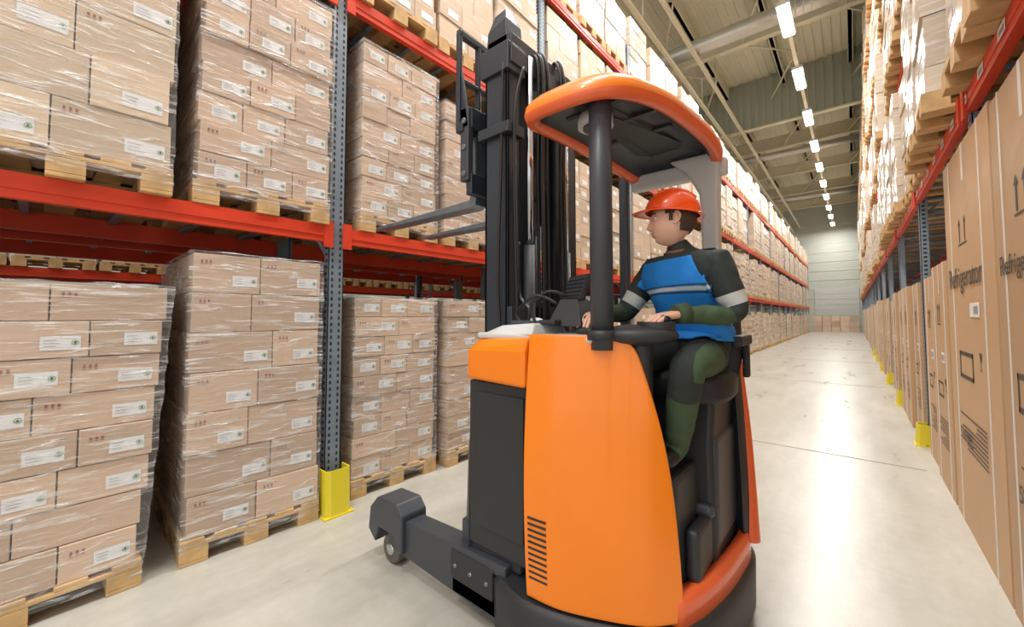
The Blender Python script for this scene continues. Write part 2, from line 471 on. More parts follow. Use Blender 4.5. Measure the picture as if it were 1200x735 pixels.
right_goods = empty('wrapped_stacks_in_right_rack')
for b in range(0, 18):
    for p in range(3):
        y = ysR[b]+.53+p*.86
        for li, z in enumerate(levR):
            if y < .8 and li > 1: continue
            place(rnd.choice(wrapv if rnd.random() < .75 else variants), 'carton_stack', (RX-.08+rnd.uniform(-.12, .03), y, z), math.pi+rnd.uniform(-.03, .03), right_goods)

def text(body, size, loc, k, parent, rot=(math.pi/2, 0, -math.pi/2), nm='printed_text', ax='LEFT'):
    cu = bpy.data.curves.new(nm, 'FONT'); cu.body = body; cu.size = size; cu.extrude = 0.0005; cu.align_x = ax
    cu.materials.append(M[k]); o = bpy.data.objects.new(nm, cu); scene.collection.objects.link(o)
    o.location = loc; o.rotation_euler = rot
    if parent: o.parent = parent
    return o

def fridge(y0, y1, h, x=.55, seed=0, pr=True, z0=0.0):
    rr = random.Random(seed); mb = MB(); dep = .8; w = y1-y0
    mb.box((0, 0, z0), (dep, w, h), 'fridge', rr.uniform(.25, .7))
    mb.box((-.0015, w*.48, h-.25), (0, w*.52, h), 'strap')
    e = -.002
    for yy in (w*.18, w*.84):
        mb.box((-.004, yy-.006, z0), (dep, yy+.006, h+.003), 'strap')
    def q(a, b_, c, d, k='ink'): mb.quad([(e, a, c), (e, b_, c), (e, b_, d), (e, a, d)], k)
    if pr:
        for yy in (w*.62, w*.5):
            q(yy-.012, yy+.012, h*.80-.12, h*.80, 'ink')
            mb.quad([(e, yy-.035, h*.80), (e, yy+.035, h*.80), (e, yy, h*.80+.05)], 'ink')
        q(w*.46, w*.66, h*.80-.14, h*.80-.13)
        mb.quad([(e, w*.3-.035, h*.44+.1), (e, w*.3+.035, h*.44+.1), (e, w*.3+.008, h*.44+.04), (e, w*.3-.008, h*.44+.04)], 'ink')
        q(w*.3-.004, w*.3+.004, h*.44, h*.44+.04); q(w*.3-.025, w*.3+.025, h*.44-.006, h*.44)
        for k in range(9):
            q(w*.25, w*(.42+.4*rr.random()), h*.30-k*.028, h*.30-k*.028+.010)
        q(w*.45, w*.75, h*.46, h*.47); q(w*.45, w*.75, h*.40, h*.41); q(w*.45, w*.47, h*.40, h*.47); q(w*.73, w*.75, h*.40, h*.47)
        mb.box((-.003, w*.28, h*.56), (-.001, w*.46, h*.56+.09), 'label')
        for k in range(10): mb.quad([(-.0045, w*.3+k*.012, h*.56+.02), (-.0045, w*.3+k*.012+.005, h*.56+.02), (-.0045, w*.3+k*.012+.005, h*.56+.07), (-.0045, w*.3+k*.012, h*.56+.07)], 'ink')
    o = mb.obj('refrigerator_carton', bevel=.006, loc=(x, y0, 0))
    return o
specs = [(1.28, 2.20, 2.6, .60), (2.24, 3.24, 2.62, .58), (3.28, 4.68, 2.66, .58)]
for i, (a, b_, h, x) in enumerate(specs):
    o = fridge(a, b_, h, x, i)
    w = b_-a
    text('Refrigerator', .21 if i == 2 else .14, (-.005, w*.93, 1.70), 'ink', o)
    text('520.BEL', .12, (-.005, w*.8, .62), 'ink', o)
y = 4.76; i = 5
while y < 44:
    w = random.choice((.74, .8, .7)); h = random.choice((1.9, 1.95, 1.85, 1.9, 1.8))
    if any(y < yy+.17 and y+w > yy-.17 for yy in ysR[3:9]):
        yy = [q for q in ysR[3:9] if y < q+.17 and y+w > q-.17][0]
        if y > yy-.3: y = yy+.17
        else: w = yy-.17-y
    if w > .35: fridge(y, y+w, h, .58+random.uniform(-.02, .03), i, y < 16)
    y += w+.04; i += 1

# ------------------------------------------------------------------ room
mb = MB(); mb.box((-14, -8, -.1), (6, 50, 0), 'label'); fl = mb.obj('floor')
fm = bpy.data.materials.new('polished_concrete'); fm.use_nodes = True; nt = fm.node_tree; B = nt.nodes['Principled BSDF']
tc = nt.nodes.new('ShaderNodeTexCoord')
n1 = nt.nodes.new('ShaderNodeTexNoise'); n1.inputs['Scale'].default_value = .9; n1.inputs['Detail'].default_value = 8; n1.inputs['Roughness'].default_value = .65
n2 = nt.nodes.new('ShaderNodeTexNoise'); n2.inputs['Scale'].default_value = 14; n2.inputs['Detail'].default_value = 6
mp = nt.nodes.new('ShaderNodeMapping'); mp.inputs['Scale'].default_value = (3, .7, 1)
nt.links.new(tc.outputs['Object'], mp.inputs['Vector']); nt.links.new(mp.outputs['Vector'], n1.inputs['Vector']); nt.links.new(tc.outputs['Object'], n2.inputs['Vector'])
r1 = nt.nodes.new('ShaderNodeValToRGB'); r1.color_ramp.elements[0].position = .3; r1.color_ramp.elements[1].position = .7
r1.color_ramp.elements[0].color = lin((176, 172, 160)); r1.color_ramp.elements[1].color = lin((204, 201, 190))
nt.links.new(n1.outputs['Fac'], r1.inputs['Fac'])
mxx = nt.nodes.new('ShaderNodeMix'); mxx.data_type = 'RGBA'; mxx.blend_type = 'MULTIPLY'; mxx.inputs['Factor'].default_value = .2
nt.links.new(r1.outputs['Color'], mxx.inputs['A']); nt.links.new(n2.outputs['Fac'], mxx.inputs['B'])
nt.links.new(mxx.outputs['Result'], B.inputs['Base Color'])
r2 = nt.nodes.new('ShaderNodeMapRange'); r2.inputs['To Min'].default_value = .20; r2.inputs['To Max'].default_value = .40
nt.links.new(n1.outputs['Fac'], r2.inputs['Value']); nt.links.new(r2.outputs['Result'], B.inputs['Roughness'])
fl.data.materials[0] = fm
mb = MB()
for yy in (5.6, 11.4, 17, 23, 29, 35, 41): mb.box((-2.9, yy, .0005), (.5, yy+.015, .003), 'joint')  # thin strips laid across the aisle as floor slab joints
mb.obj('joint_line_1')
mb = MB(); mb.box((-14, 50, 0), (6, 50.3, 13.4), 'wallm')
for k in range(12): mb.box((-13, 49.96, .5+k*.9), (5, 50, .53+k*.9), 'beamc')
mb.obj('wall_back')
mb = MB(); mb.box((-2.9, 49.9, 0), (.45, 49.96, 4.2), 'door')
for k in range(8): mb.box((-2.9, 49.88, k*.52), (.45, 49.9, k*.52+.03), 'lgrey')
mb.obj('door_1')
mb = MB(); mb.box((-14.3, -8, 0), (-14, 50, 13.4), 'wallm'); mb.obj('wall_left')
mb = MB(); mb.box((6, -2, 0), (6.3, 50, 13.4), 'wallm'); mb.obj('wall_right')
mb = MB(); mb.box((-14, 3, 13.2), (6, 50, 13.4), 'cream')
x = -14
while x < 5.9:
    mb.box((x, 3, 13.12), (x+.12, 50, 13.2), 'cream'); x += .3
mb.obj('ceiling')
mb = MB()
for yy in range(5, 50, 6):
    mb.box((-14, yy-.12, 11.75), (6, yy+.12, 11.8), 'beamc'); mb.box((-14, yy-.12, 12.45), (6, yy+.12, 12.5), 'beamc'); mb.box((-14, yy-.015, 11.8), (6, yy+.015, 12.45), 'beamc')
for xx in (-12, -9.5, -7, -4.6, -2.2, .2, 2.6):
    mb.box((xx-.06, 3, 12.5), (xx+.06, 50, 13.12), 'beamc')
    mb.box((xx-.09, 3, 12.5), (xx+.09, 50, 12.54), 'beamc')
for yy in range(5, 42, 6):
    for xx in range(-12, 5, 3):
        mb.cyl((xx, yy, 11.8), (xx+1.5, yy+3, 12.5), .04, 'beamc', 8); mb.cyl((xx+1.5, yy+3, 12.5), (xx, yy+6, 11.8), .04, 'beamc', 8)
mb.obj('roof_beams')
mb = MB()
x = -14
while x < 5.7:
    mb.box((x, 22.4, 10.7), (x+.16, 22.46, 13.1), 'curtain'); mb.box((x+.16, 22.46, 10.7), (x+.32, 22.52, 13.1), 'curtain'); x += .32
mb.box((-14, 22.36, 10.62), (6, 22.56, 10.7), 'beamc')
mb.obj('smoke_curtain_panel')
mb = MB(); mb.cyl((-13.9, 14.8, 11.0), (4, 14.8, 11.0), .27, 'duct', 24)
for k in range(90):
    x = -13.9+k*.2; mb.cyl((x, 14.8, 11), (x+.02, 14.8, 11), .28, 'duct', 24, cap=False)
for yy in (28.5, 40): mb.cyl((-13.9, yy, 11.2), (4, yy, 11.2), .2, 'duct', 16)
mb.obj('ventilation_duct')
mb = MB()
for (xx, zz) in ((-4.4, 9.9), (-3.9, 10.4)):
    mb.box((xx-.05, 3, zz), (xx+.05, 49.8, zz+.12), 'beamc')
for yy in range(5, 50, 6):
    for (xx, zz) in ((-4.4, 9.9), (-3.9, 10.4)): mb.cyl((xx, yy, zz+.1), (xx, yy, 11.76), .02, 'beamc', 6)
mb.obj('cable_tray')
LX = -1.25
mbf = MB()
ys = [13.7+3.75*k for k in range(-5, 10)]
mbf.box((LX-.05, ys[0]-2, 10.12), (LX+.05, 49, 10.18), 'beamc')
for i, yy in enumerate(ys):
    mbf.box((LX-.16, yy-.8, 10.02), (LX+.16, yy+.8, 10.12), 'lgrey')
    mbf.box((LX-.13, yy-.76, 9.98), (LX+.13, yy+.76, 10.02), 'lamp')
    if yy > 3: mbf.cyl((LX, yy, 10.15), (LX, yy, 12.5), .01, 'beamc', 6)
    ld = bpy.data.lights.new('lamp_light', 'AREA'); ld.shape = 'RECTANGLE'; ld.size = .4; ld.size_y = 1.6; ld.energy = 235 if yy < 20 else 190; ld.color = (1, .985, .955)
    lo = bpy.data.objects.new('strip_lamp_light', ld); scene.collection.objects.link(lo); lo.location = (LX, yy, 9.9)
mbf.obj('ceiling_strip_lamps')
mb = MB()
for k in range(5):
    for r in range(3): mb.box((-2.9+k*.66, 47.5, r*.5), (-2.28+k*.66, 48.3, r*.5+.48), 'carton', random.random())
mb.obj('stacked_cartons_at_aisle_end')

# ------------------------------------------------------------------ reach truck
T = empty('reach_truck', (-1.2, 1.95, 0)); bpy.context.view_layer.update()
def tobj(mb, name, bevel=0, fixn=True, seg=2):
    o = mb.obj(name, bevel=bevel, fixn=fixn, seg=seg); o.parent = T; o.matrix_parent_inverse = Matrix.Translation((1.2, -1.95, 0)); return o
def ring(pts, z, inset=0):
    out = []
    n = len(pts)
    for i in range(n):
        a = Vector(pts[i-1]); b_ = Vector(pts[i]); cc = Vector(pts[(i+1) % n])
        t = (cc-a).normalized(); nn = Vector((-t.y, t.x))
        p = b_+nn*inset; out.append((p.x, p.y, z))
    return out
foot = [tuple(p) for p in spline([(-1.30, 1.42, 0), (-1.12, 1.37, 0), (-.95, 1.395, 0), (-.78, 1.46, 0), (-.62, 1.55, 0), (-.525, 1.67, 0), (-.46, 1.9, 0), (-.43, 2.15, 0), (-.43, 2.38, 0), (-.50, 2.53, 0), (-.68, 2.58, 0), (-1.30, 2.58, 0)], 5)]
foot = [(p[0], p[1]) for p in foot]
mb = MB()
mb.loft([ring(foot, .04, .02), ring(foot, .06, -.016), ring(foot, .27, -.020), ring(foot, .295, .004)], 'black', True)
tobj(mb, 'base_skirt')
mb = MB()
foot2 = [(-.80, 1.62), (-.66, 1.62)]+[p for p in foot[24:]]
foot2 = foot2[:-5]+[(-.8, 2.575)]
mb.loft([ring(foot2, .285, .0), ring(foot2, .38, .0), ring(foot2, .415, .010), ring(foot2, .415, .05), ring(foot2, .36, .06)], 'orange2', True, capk='black')
tobj(mb, 'base_rim')
curve = spline([(-1.10, 1.385, 0), (-.95, 1.40, 0), (-.78, 1.465, 0), (-.63, 1.55, 0), (-.53, 1.665, 0)], 12)
def cpt(s):
    f = s*(len(curve)-1); i = min(int(f), len(curve)-2); return curve[i].lerp(curve[i+1], f-i)
mb = MB(); NS, NZ = 26, 44; grid = []
for j in range(NZ+1):
    u = j/NZ; z = .305+(1.42-.305)*u
    se = 1.0-.08*u-.27*u**2.6
    if u > .93: se -= .07*((u-.93)/.07)**2.5
    row = []
    for i in range(NS+1):
        s = se*i/NS; p = cpt(s)
        bulge = .02*math.sin(math.pi*u)
        row.append((p.x-bulge*.2, p.y-bulge+.025*u*u, z))
    grid.append(row)
nb = len(mb.v)
for row in grid: mb.v += row
W = NS+1
for j in range(NZ):
    for i in range(NS): mb.face([nb+j*W+i, nb+j*W+i+1, nb+(j+1)*W+i+1, nb+(j+1)*W+i], 'orange', .5, True)
o = tobj(mb, 'hood_panel', fixn=False)
sd = o.modifiers.new('solid', 'SOLIDIFY'); sd.thickness = .06; sd.offset = -1
bv = o.modifiers.new('bevel', 'BEVEL'); bv.width = .014; bv.segments = 3; bv.limit_method = 'ANGLE'; bv.angle_limit = math.radians(50)
mb = MB()
for k in range(11):
    z = .39+k*.025; u = (z-.305)/1.115; bl = .02*math.sin(math.pi*u)
    a = cpt(.05); b_ = cpt(.19)
    pts0 = [(a.x, a.y-bl-.002, z), (b_.x, b_.y-bl-.002, z), (b_.x, b_.y-bl-.002, z+.009), (a.x, a.y-bl-.002, z+.009)]
    mb.loft([pts0, [(p[0], p[1]+.02, p[2]) for p in pts0]], 'black', False)
tobj(mb, 'vent_slots')
mb = MB()
mb.box((-1.12, 1.46, .30), (-.98, 1.60, 1.38), 'black'); mb.box((-1.0, 1.50, .30), (-.80, 1.60, 1.36), 'black')
tobj(mb, 'hood_inner', .01)
mb = MB()
mb.box((-1.52, 1.45, .36), (-1.115, 1.60, 1.17), 'black')
mb.box((-1.46, 1.440, .46), (-1.16, 1.452, 1.12), 'black')
mb.box((-1.36, 1.60, .30), (-1.08, 2.52, 1.30), 'black')
mb.loft([[(-1.60, 1.5, .3), (-1.52, 1.44, .3), (-1.5, 1.6, .3), (-1.6, 1.6, .3)], [(-1.58, 1.5, .8), (-1.52, 1.45, .8), (-1.5, 1.6, .8), (-1.58, 1.6, .8)], [(-1.53, 1.5, 1.0), (-1.52, 1.46, 1.0), (-1.5, 1.6, 1.0), (-1.53, 1.6, 1.0)]], 'dgrey', False)
tobj(mb, 'battery_cover', .015)
mb = MB()
mb.loft([[(-1.535, 1.44, 1.175), (-1.115, 1.39, 1.175), (-1.115, 1.62, 1.175), (-1.535, 1.62, 1.175)],
         [(-1.535, 1.44, 1.32), (-1.115, 1.39, 1.34), (-1.115, 1.62, 1.34), (-1.535, 1.62, 1.32)],
         [(-1.47, 1.47, 1.385), (-1.115, 1.415, 1.40), (-1.115, 1.62, 1.40), (-1.47, 1.62, 1.385)]], 'orange', False)
tobj(mb, 'hood_front_cap', .02, seg=3)
mb = MB()
mb.box((-1.48, 1.46, 1.385), (-.78, 1.78, 1.415), 'lgrey')
mb.loft([[(-1.46, 1.49, 1.41), (-1.12, 1.45, 1.41), (-1.12, 1.76, 1.41), (-1.46, 1.76, 1.41)], [(-1.38, 1.54, 1.45), (-1.14, 1.50, 1.465), (-1.14, 1.74, 1.465), (-1.38, 1.74, 1.45)]], 'lgrey', False)
mb.box((-1.34, 1.56, 1.45), (-1.22, 1.66, 1.475), 'dgrey')
mb.box((-1.16, 1.55, 1.455), (-1.06, 1.70, 1.48), 'black')
mb.ell((-1.28, 1.7, 1.46), (.05, .04, .03), 'lgrey')
tobj(mb, 'dashboard', .01)
mb = MB()
mb.loft([[(-1.14, 1.60, 1.45), (-.95, 1.60, 1.45), (-.95, 1.78, 1.45), (-1.14, 1.78, 1.45)], [(-1.10, 1.66, 1.58), (-1.0, 1.66, 1.58), (-1.0, 1.76, 1.58), (-1.10, 1.76, 1.58)]], 'black', False)
R = Euler((math.radians(-18), 0, math.radians(-30))).to_matrix()
mb.box((-1.13, 1.70, 1.57), (-.94, 1.72, 1.70), 'black', R=R)
mb.box((-1.12, 1.695, 1.58), (-.95, 1.70, 1.69), 'dgrey', R=R, piv=(-1.035, 1.71, 1.635))
for k in range(5):
    mb.box((-1.12, 1.688, 1.59+k*.02), (-.95, 1.695, 1.594+k*.02), 'black', R=R, piv=(-1.035, 1.71, 1.635))
mb.box((-1.12, 1.72, 1.58), (-.95, 1.726, 1.69), 'screen', R=R, piv=(-1.035, 1.71, 1.635))
mb.tube(spline([(-1.22, 1.62, 1.46), (-1.25, 1.62, 1.55), (-1.16, 1.64, 1.62), (-1.08, 1.68, 1.6)], 8), .008, 'rubber')
mb.tube(spline([(-1.30, 1.6, 1.46), (-1.33, 1.60, 1.52), (-1.22, 1.62, 1.60), (-1.12, 1.66, 1.56)], 8), .007, 'rubber')
tobj(mb, 'display_console', .004)
mb = MB()
mb.ell((-.68, 1.60, 1.42), (.16, .10, .045), 'black', R=Euler((0, 0, math.radians(25))).to_matrix())
mb.cyl((-.62, 1.64, 1.44), (-.62, 1.64, 1.475), .075, 'black', 28)
mb.ell((-.585, 1.65, 1.485), (.022, .022, .02), 'rubber')
mb.cyl((-.68, 1.62, 1.0), (-.68, 1.62, 1.42), .05, 'black', 16)
mb.ell((-.90, 1.66, 1.43), (.11, .08, .03), 'black')
for dx in (-.05, 0, .05):
    mb.cyl((-.90+dx, 1.66, 1.44), (-.90+dx, 1.65, 1.485), .007, 'dgrey', 8); mb.ell((-.90+dx, 1.65, 1.49), (.012, .012, .012), 'rubber')
tobj(mb, 'steering_pod', .004)
def leg(y0, y1, name):
    mb = MB()
    mb.loft([[(-2.20, y0, .10), (-2.20, y1, .10), (-2.20, y1, .29), (-2.20, y0, .29)], [(-1.25, y0, .07), (-1.25, y1, .07), (-1.25, y1, .34), (-1.25, y0, .34)]], 'dgrey', False)
    prof = [(-2.38, .16), (-2.36, .30), (-2.28, .38), (-2.08, .39), (-2.02, .33), (-2.02, .12), (-2.06, .12), (-2.10, .2), (-2.26, .2), (-2.30, .1)]
    mb.loft([[(a, y0-.03, b_) for a, b_ in prof], [(a, y1+.02, b_) for a, b_ in prof]], 'dgrey', False)
    mb.cyl((-2.18, y0+.005, .085), (-2.18, y1-.005, .085), .085, 'wheel', 28)
    mb.cyl((-2.18, y0-.005, .085), (-2.18, y1+.005, .085), .035, 'chrome', 16)
    mb.box((-1.62, y0-.012, .16), (-1.32, y0+.01, .30), 'black')
    for xx in (-1.58, -1.47, -1.36): mb.cyl((xx, y0-.02, .23), (xx, y0, .23), .012, 'fork', 10)
    tobj(mb, name, .012)
leg(1.42, 1.55, 'outrigger_leg_1'); leg(2.40, 2.53, 'outrigger_leg_2')
mb = MB(); mb.box((-1.62, 1.42, .08), (-1.25, 2.53, .30), 'black'); mb.box((-1.60, 1.47, .3), (-1.2, 1.62, .44), 'dgrey'); tobj(mb, 'chassis_cross_member', .012)
mb = MB(); mb.cyl((-.85, 1.86, .15), (-.85, 1.98, .15), .15, 'rubber', 28); mb.cyl((-.62, 2.34, .06), (-.62, 2.40, .06), .06, 'rubber', 20); tobj(mb, 'drive_wheel')
mb = MB()
def channel(x0, x1, y0, y1, z0, z1, op, k='mast', t=.018):
    mb.box((x0, y0, z0), (x0+t, y1, z1), k); mb.box((x1-t, y0, z0), (x1, y1, z1), k)
    if op > 0: mb.box((x0, y0, z0), (x1, y0+t, z1), k)
    else: mb.box((x0, y1-t, z0), (x1, y1, z1), k)
channel(-1.59, -1.42, 1.63, 1.73, .30, 3.0, 1); channel(-1.59, -1.42, 2.24, 2.34, .30, 3.0, -1)
channel(-1.57, -1.44, 1.69, 1.78, .34, 3.05, 1); channel(-1.57, -1.44, 2.19, 2.28, .34, 3.05, -1)
channel(-1.56, -1.45, 1.75, 1.83, .38, 3.1, 1); channel(-1.56, -1.45, 2.14, 2.22, .38, 3.1, -1)
mb.box((-1.61, 1.61, 2.86), (-1.40, 1.76, 3.02), 'mast'); mb.box((-1.61, 2.22, 2.86), (-1.40, 2.36, 3.02), 'mast')
mb.box((-1.62, 1.60, 2.50), (-1.39, 1.74, 2.56), 'mast')
for z in (.5, 1.45, 2.9): mb.box((-1.43, 1.63, z), (-1.39, 2.34, z+.10), 'mast')
mb.box((-1.60, 1.66, 3.02), (-1.42, 2.32, 3.10), 'mast')
mb.loft([[(-1.62, 1.66, 2.96), (-1.44, 1.66, 2.96), (-1.44, 1.8, 2.96), (-1.62, 1.8, 2.96)], [(-1.60, 1.66, 3.16), (-1.46, 1.66, 3.2), (-1.46, 1.8, 3.2), (-1.60, 1.8, 3.16)], [(-1.56, 1.68, 3.26), (-1.48, 1.68, 3.27), (-1.48, 1.78, 3.27), (-1.56, 1.78, 3.26)]], 'mast', False)
tobj(mb, 'mast_channels', .004)
mb = MB()
mb.cyl((-1.40, 1.80, .4), (-1.40, 1.80, 1.9), .035, 'black', 16); mb.cyl((-1.40, 1.80, 1.9), (-1.40, 1.80, 3.0), .022, 'chrome', 16)
mb.cyl((-1.40, 2.17, .4), (-1.40, 2.17, 1.9), .035, 'black', 16); mb.cyl((-1.40, 2.17, 1.9), (-1.40, 2.17, 3.0), .022, 'chrome', 16)
mb.cyl((-1.52, 1.98, .4), (-1.52, 1.98, 2.2), .05, 'black', 16)
for yy in (1.90, 2.06):
    z = .6
    while z < 3.05:
        mb.box((-1.50, yy-.012, z), (-1.485, yy+.012, z+.022), 'fork'); mb.box((-1.497, yy-.006, z+.02), (-1.488, yy+.006, z+.032), 'mast'); z += .032
    mb.cyl((-1.52, yy-.02, 3.08), (-1.52, yy+.02, 3.08), .05, 'mast', 20)
tobj(mb, 'lift_cylinders')
mb = MB()
for i, (yy, xx) in enumerate(((1.86, -1.385), (1.89, -1.375), (1.92, -1.385), (1.95, -1.38), (2.10, -1.38), (2.13, -1.375))):
    mb.tube(spline([(xx, yy, .9), (xx+.01, yy, 1.6), (xx-.01, yy+.01, 2.4), (xx+.005, yy, 2.95), (xx-.05, yy, 3.05+.02*i), (xx-.12, yy, 2.95), (xx-.13, yy, 2.6)], 8), .010, 'rubber', 8)
mb.tube(spline([(-1.41, 1.66, 1.42), (-1.36, 1.64, 1.50), (-1.37, 1.64, 1.9), (-1.385, 1.65, 2.6), (-1.38, 1.72, 2.9)], 8), .009, 'rubber', 8)
mb.tube(spline([(-1.45, 1.61, 1.40), (-1.46, 1.60, 1.7), (-1.45, 1.61, 2.3), (-1.44, 1.615, 2.9)], 8), .008, 'rubber', 8)
mb.tube(spline([(-1.30, 1.62, 1.40), (-1.27, 1.63, 1.52), (-1.36, 1.66, 1.62), (-1.38, 1.68, 1.9)], 8), .009, 'rubber', 8)
tobj(mb, 'hydraulic_hoses')
mb = MB()
for z in (2.22, 2.62): mb.box((-1.74, 1.62, z), (-1.69, 2.36, z+.12), 'mast')
mb.box((-1.70, 1.78, 2.1), (-1.58, 1.84, 2.8), 'mast'); mb.box((-1.70, 2.12, 2.1), (-1.58, 2.18, 2.8), 'mast')
for yy in (1.60, 1.76, 1.92, 2.08, 2.24, 2.37): mb.box((-1.80, yy-.012, 2.62), (-1.765, yy+.012, 3.22), 'mast')
mb.box((-1.80, 1.59, 3.20), (-1.765, 2.385, 3.24), 'mast'); mb.box((-1.80, 1.59, 2.60), (-1.74, 2.385, 2.66), 'mast')
mb.box((-1.80, 1.59, 2.92), (-1.765, 2.385, 2.945), 'mast')
for yy in (1.61, 2.36): mb.loft([[(-1.79, yy-.01, 2.62), (-1.70, yy-.01, 2.62), (-1.70, yy+.01, 2.62), (-1.79, yy+.01, 2.62)], [(-1.79, yy-.01, 3.0), (-1.77, yy-.01, 3.0), (-1.77, yy+.01, 3.0), (-1.79, yy+.01, 3.0)]], 'mast', False)
mb.box((-1.77, 1.60, 2.30), (-1.70, 1.64, 2.74), 'dgrey')
for z in (2.34, 2.5, 2.66): mb.cyl((-1.735, 1.59, z), (-1.735, 1.61, z), .018, 'fork', 10)
tobj(mb, 'load_carriage', .004)
for i, yy in enumerate((1.75, 2.2)):
    mb = MB()
    prof = [(-1.74, 2.76), (-1.78, 2.76), (-1.785, 2.24), (-1.80, 2.215), (-2.86, 2.195), (-2.87, 2.175), (-1.78, 2.165), (-1.745, 2.18), (-1.735, 2.22)]
    mb.loft([[(a, yy-.05, b_) for a, b_ in prof], [(a, yy+.05, b_) for a, b_ in prof]], 'fork', False)
    tobj(mb, 'fork_tine_%d' % (i+1), .004)
gout = spline([(-1.15, 1.50, 0), (-1.10, 1.41, 0), (-.98, 1.39, 0), (-.80, 1.41, 0), (-.68, 1.50, 0), (-.60, 1.72, 0), (-.56, 2.0, 0), (-.53, 2.30, 0), (-.56, 2.46, 0), (-.66, 2.52, 0), (-.95, 2.54, 0), (-1.05, 2.5, 0), (-1.10, 2.3, 0), (-1.14, 1.9, 0), (-1.15, 1.50, 0)], 5)[:-1]
gp = [(p.x, p.y) for p in gout]
mb = MB()
def zoff(x, y): return -.05*((y-1.9)/.55)**2 if y > 1.9 else -.03*((1.9-y)/.5)**2
def gr(z, ins): return [(p[0], p[1], p[2]+zoff(p[0], p[1])) for p in ring(gp, z, ins)]
mb.loft([gr(2.43, .05), gr(2.41, .04), gr(2.402, .015), gr(2.41, -.008), gr(2.44, -.018), gr(2.475, -.012), gr(2.50, .01), gr(2.53, .05), gr(2.56, .12), gr(2.57, .22)],
        ['orange2', 'orange2', 'orange2', 'orange2', 'orange', 'orange', 'orange', 'orange', 'orange'], True, cap=False)
mb.quad(gr(2.572, .23), 'orange')
tobj(mb, 'guard_rim')
mb = MB()
mb.loft([gr(2.43, .045), gr(2.475, .075), gr(2.485, .20)], 'dgrey', True, cap=False); mb.quad(gr(2.487, .2), 'black')
for k in range(4):
    yy = 1.64+k*.2
    mb.box((-1.05, yy, 2.465), (-.68, yy+.03, 2.48), 'black')
mb.cyl((-.93, 1.72, 2.415), (-.93, 1.72, 2.47), .085, 'lgrey', 28)
mb.cyl((-.93, 1.72, 2.405), (-.93, 1.72, 2.416), .06, 'dgrey', 28)
tobj(mb, 'guard_underside')
mb = MB()
mb.tube([(-.79, 1.50, 1.36), (-.79, 1.50, 2.0), (-.79, 1.50, 2.44)], .047, 'dgrey', 24)
mb.cyl((-.79, 1.50, 1.40), (-.79, 1.50, 1.44), .062, 'black', 24)
tobj(mb, 'guard_post_front')
mb = MB()
def rect(cx, cy, sx, sy, z): return [(cx-sx, cy-sy, z), (cx+sx, cy-sy, z), (cx+sx, cy+sy, z), (cx-sx, cy+sy, z)]
mb.loft([rect(-.62, 2.50, .05, .05, 1.2), rect(-.61, 2.49, .045, .045, 1.9), rect(-.61, 2.48, .05, .045, 2.2), rect(-.64, 2.47, .09, .05, 2.34), rect(-.68, 2.46, .14, .05, 2.42)], 'lgrey', False)
mb.box((-1.16, 2.44, 1.2), (-1.10, 2.50, 2.42), 'dgrey')
mb.loft([rect(-.80, 2.49, .28, .035, 2.30), rect(-.80, 2.49, .28, .035, 2.40)], 'lgrey', False)
tobj(mb, 'guard_post_rear', .015)
mb = MB()
mb.box((-1.08, 1.66, .38), (-.56, 1.98, .84), 'black')
mb.loft([rect(-.79, 2.22, .30, .25, .38), rect(-.79, 2.22, .29, .25, .9), rect(-.77, 2.22, .28, .24, 1.12)], 'black', False)
mb.box((-.70, 1.93, .60), (-.492, 1.99, .66), 'dgrey')
mb.box((-.56, 1.75, .41), (-.50, 1.97, .62), 'black')
mb.box((-.535, 1.99, .45), (-.484, 2.40, .95), 'dgrey')
tobj(mb, 'seat_pedestal', .03, seg=3)
mb = MB()
side = [(-1.1, 2.44), (-.62, 2.42), (-.50, 2.38), (-.445, 2.30), (-.425, 2.36), (-.435, 2.44), (-.52, 2.53), (-.68, 2.57), (-1.1, 2.57)]
def sc(z, f): return [(-.9+(x+.9)*f, y, z) for x, y in side]
mb.loft([sc(.38, 1.0), sc(.7, .985), sc(1.0, .96), sc(1.22, .93), sc(1.30, .86)], 'black', True)
tobj(mb, 'rear_body', .01)
mb = MB()
pts = spline([(-.438, 2.39, .36), (-.442, 2.40, .6), (-.452, 2.41, .9), (-.468, 2.41, 1.15), (-.50, 2.43, 1.30), (-.62, 2.47, 1.335)], 8)
mb.tube(pts, [.05-.026*min(1, i/22) for i in range(len(pts))], 'orange2', 14)
tobj(mb, 'rear_body_edge')
mb = MB()
def sq(c, sx, sy, z, n=20, e=3.0):
    out = []
    for i in range(n):
        a = 2*math.pi*i/n; ca, sa = math.cos(a), math.sin(a)
        out.append((c[0]+sx*math.copysign(abs(ca)**(2/e), ca), c[1]+sy*math.copysign(abs(sa)**(2/e), sa), z))
    return out
mb.loft([sq((-.62, 2.02), .19, .19, 1.12), sq((-.62, 2.02), .21, .21, 1.15), sq((-.62, 2.02), .21, .21, 1.22), sq((-.62, 2.02), .18, .18, 1.25)], 'seat')
mb.loft([[(x, 2.22+(y-2.0)*.4, z) for x, y, z in sq((-.62, 2.0), .18, .16, 1.18)], [(x, 2.24+(y-2.0)*.4, z) for x, y, z in sq((-.62, 2.0), .20, .17, 1.3)], [(x, 2.27+(y-2.0)*.4, z) for x, y, z in sq((-.62, 2.0), .19, .15, 1.50)], [(x, 2.28+(y-2.0)*.3, z) for x, y, z in sq((-.62, 2.0), .14, .1, 1.56)]], 'seat')
mb.box((-.42, 2.02, 1.36), (-.38, 2.26, 1.41), 'seat'); mb.box((-.42, 2.22, 1.2), (-.39, 2.26, 1.38), 'seat')
tobj(mb, 'driver_seat', .01)

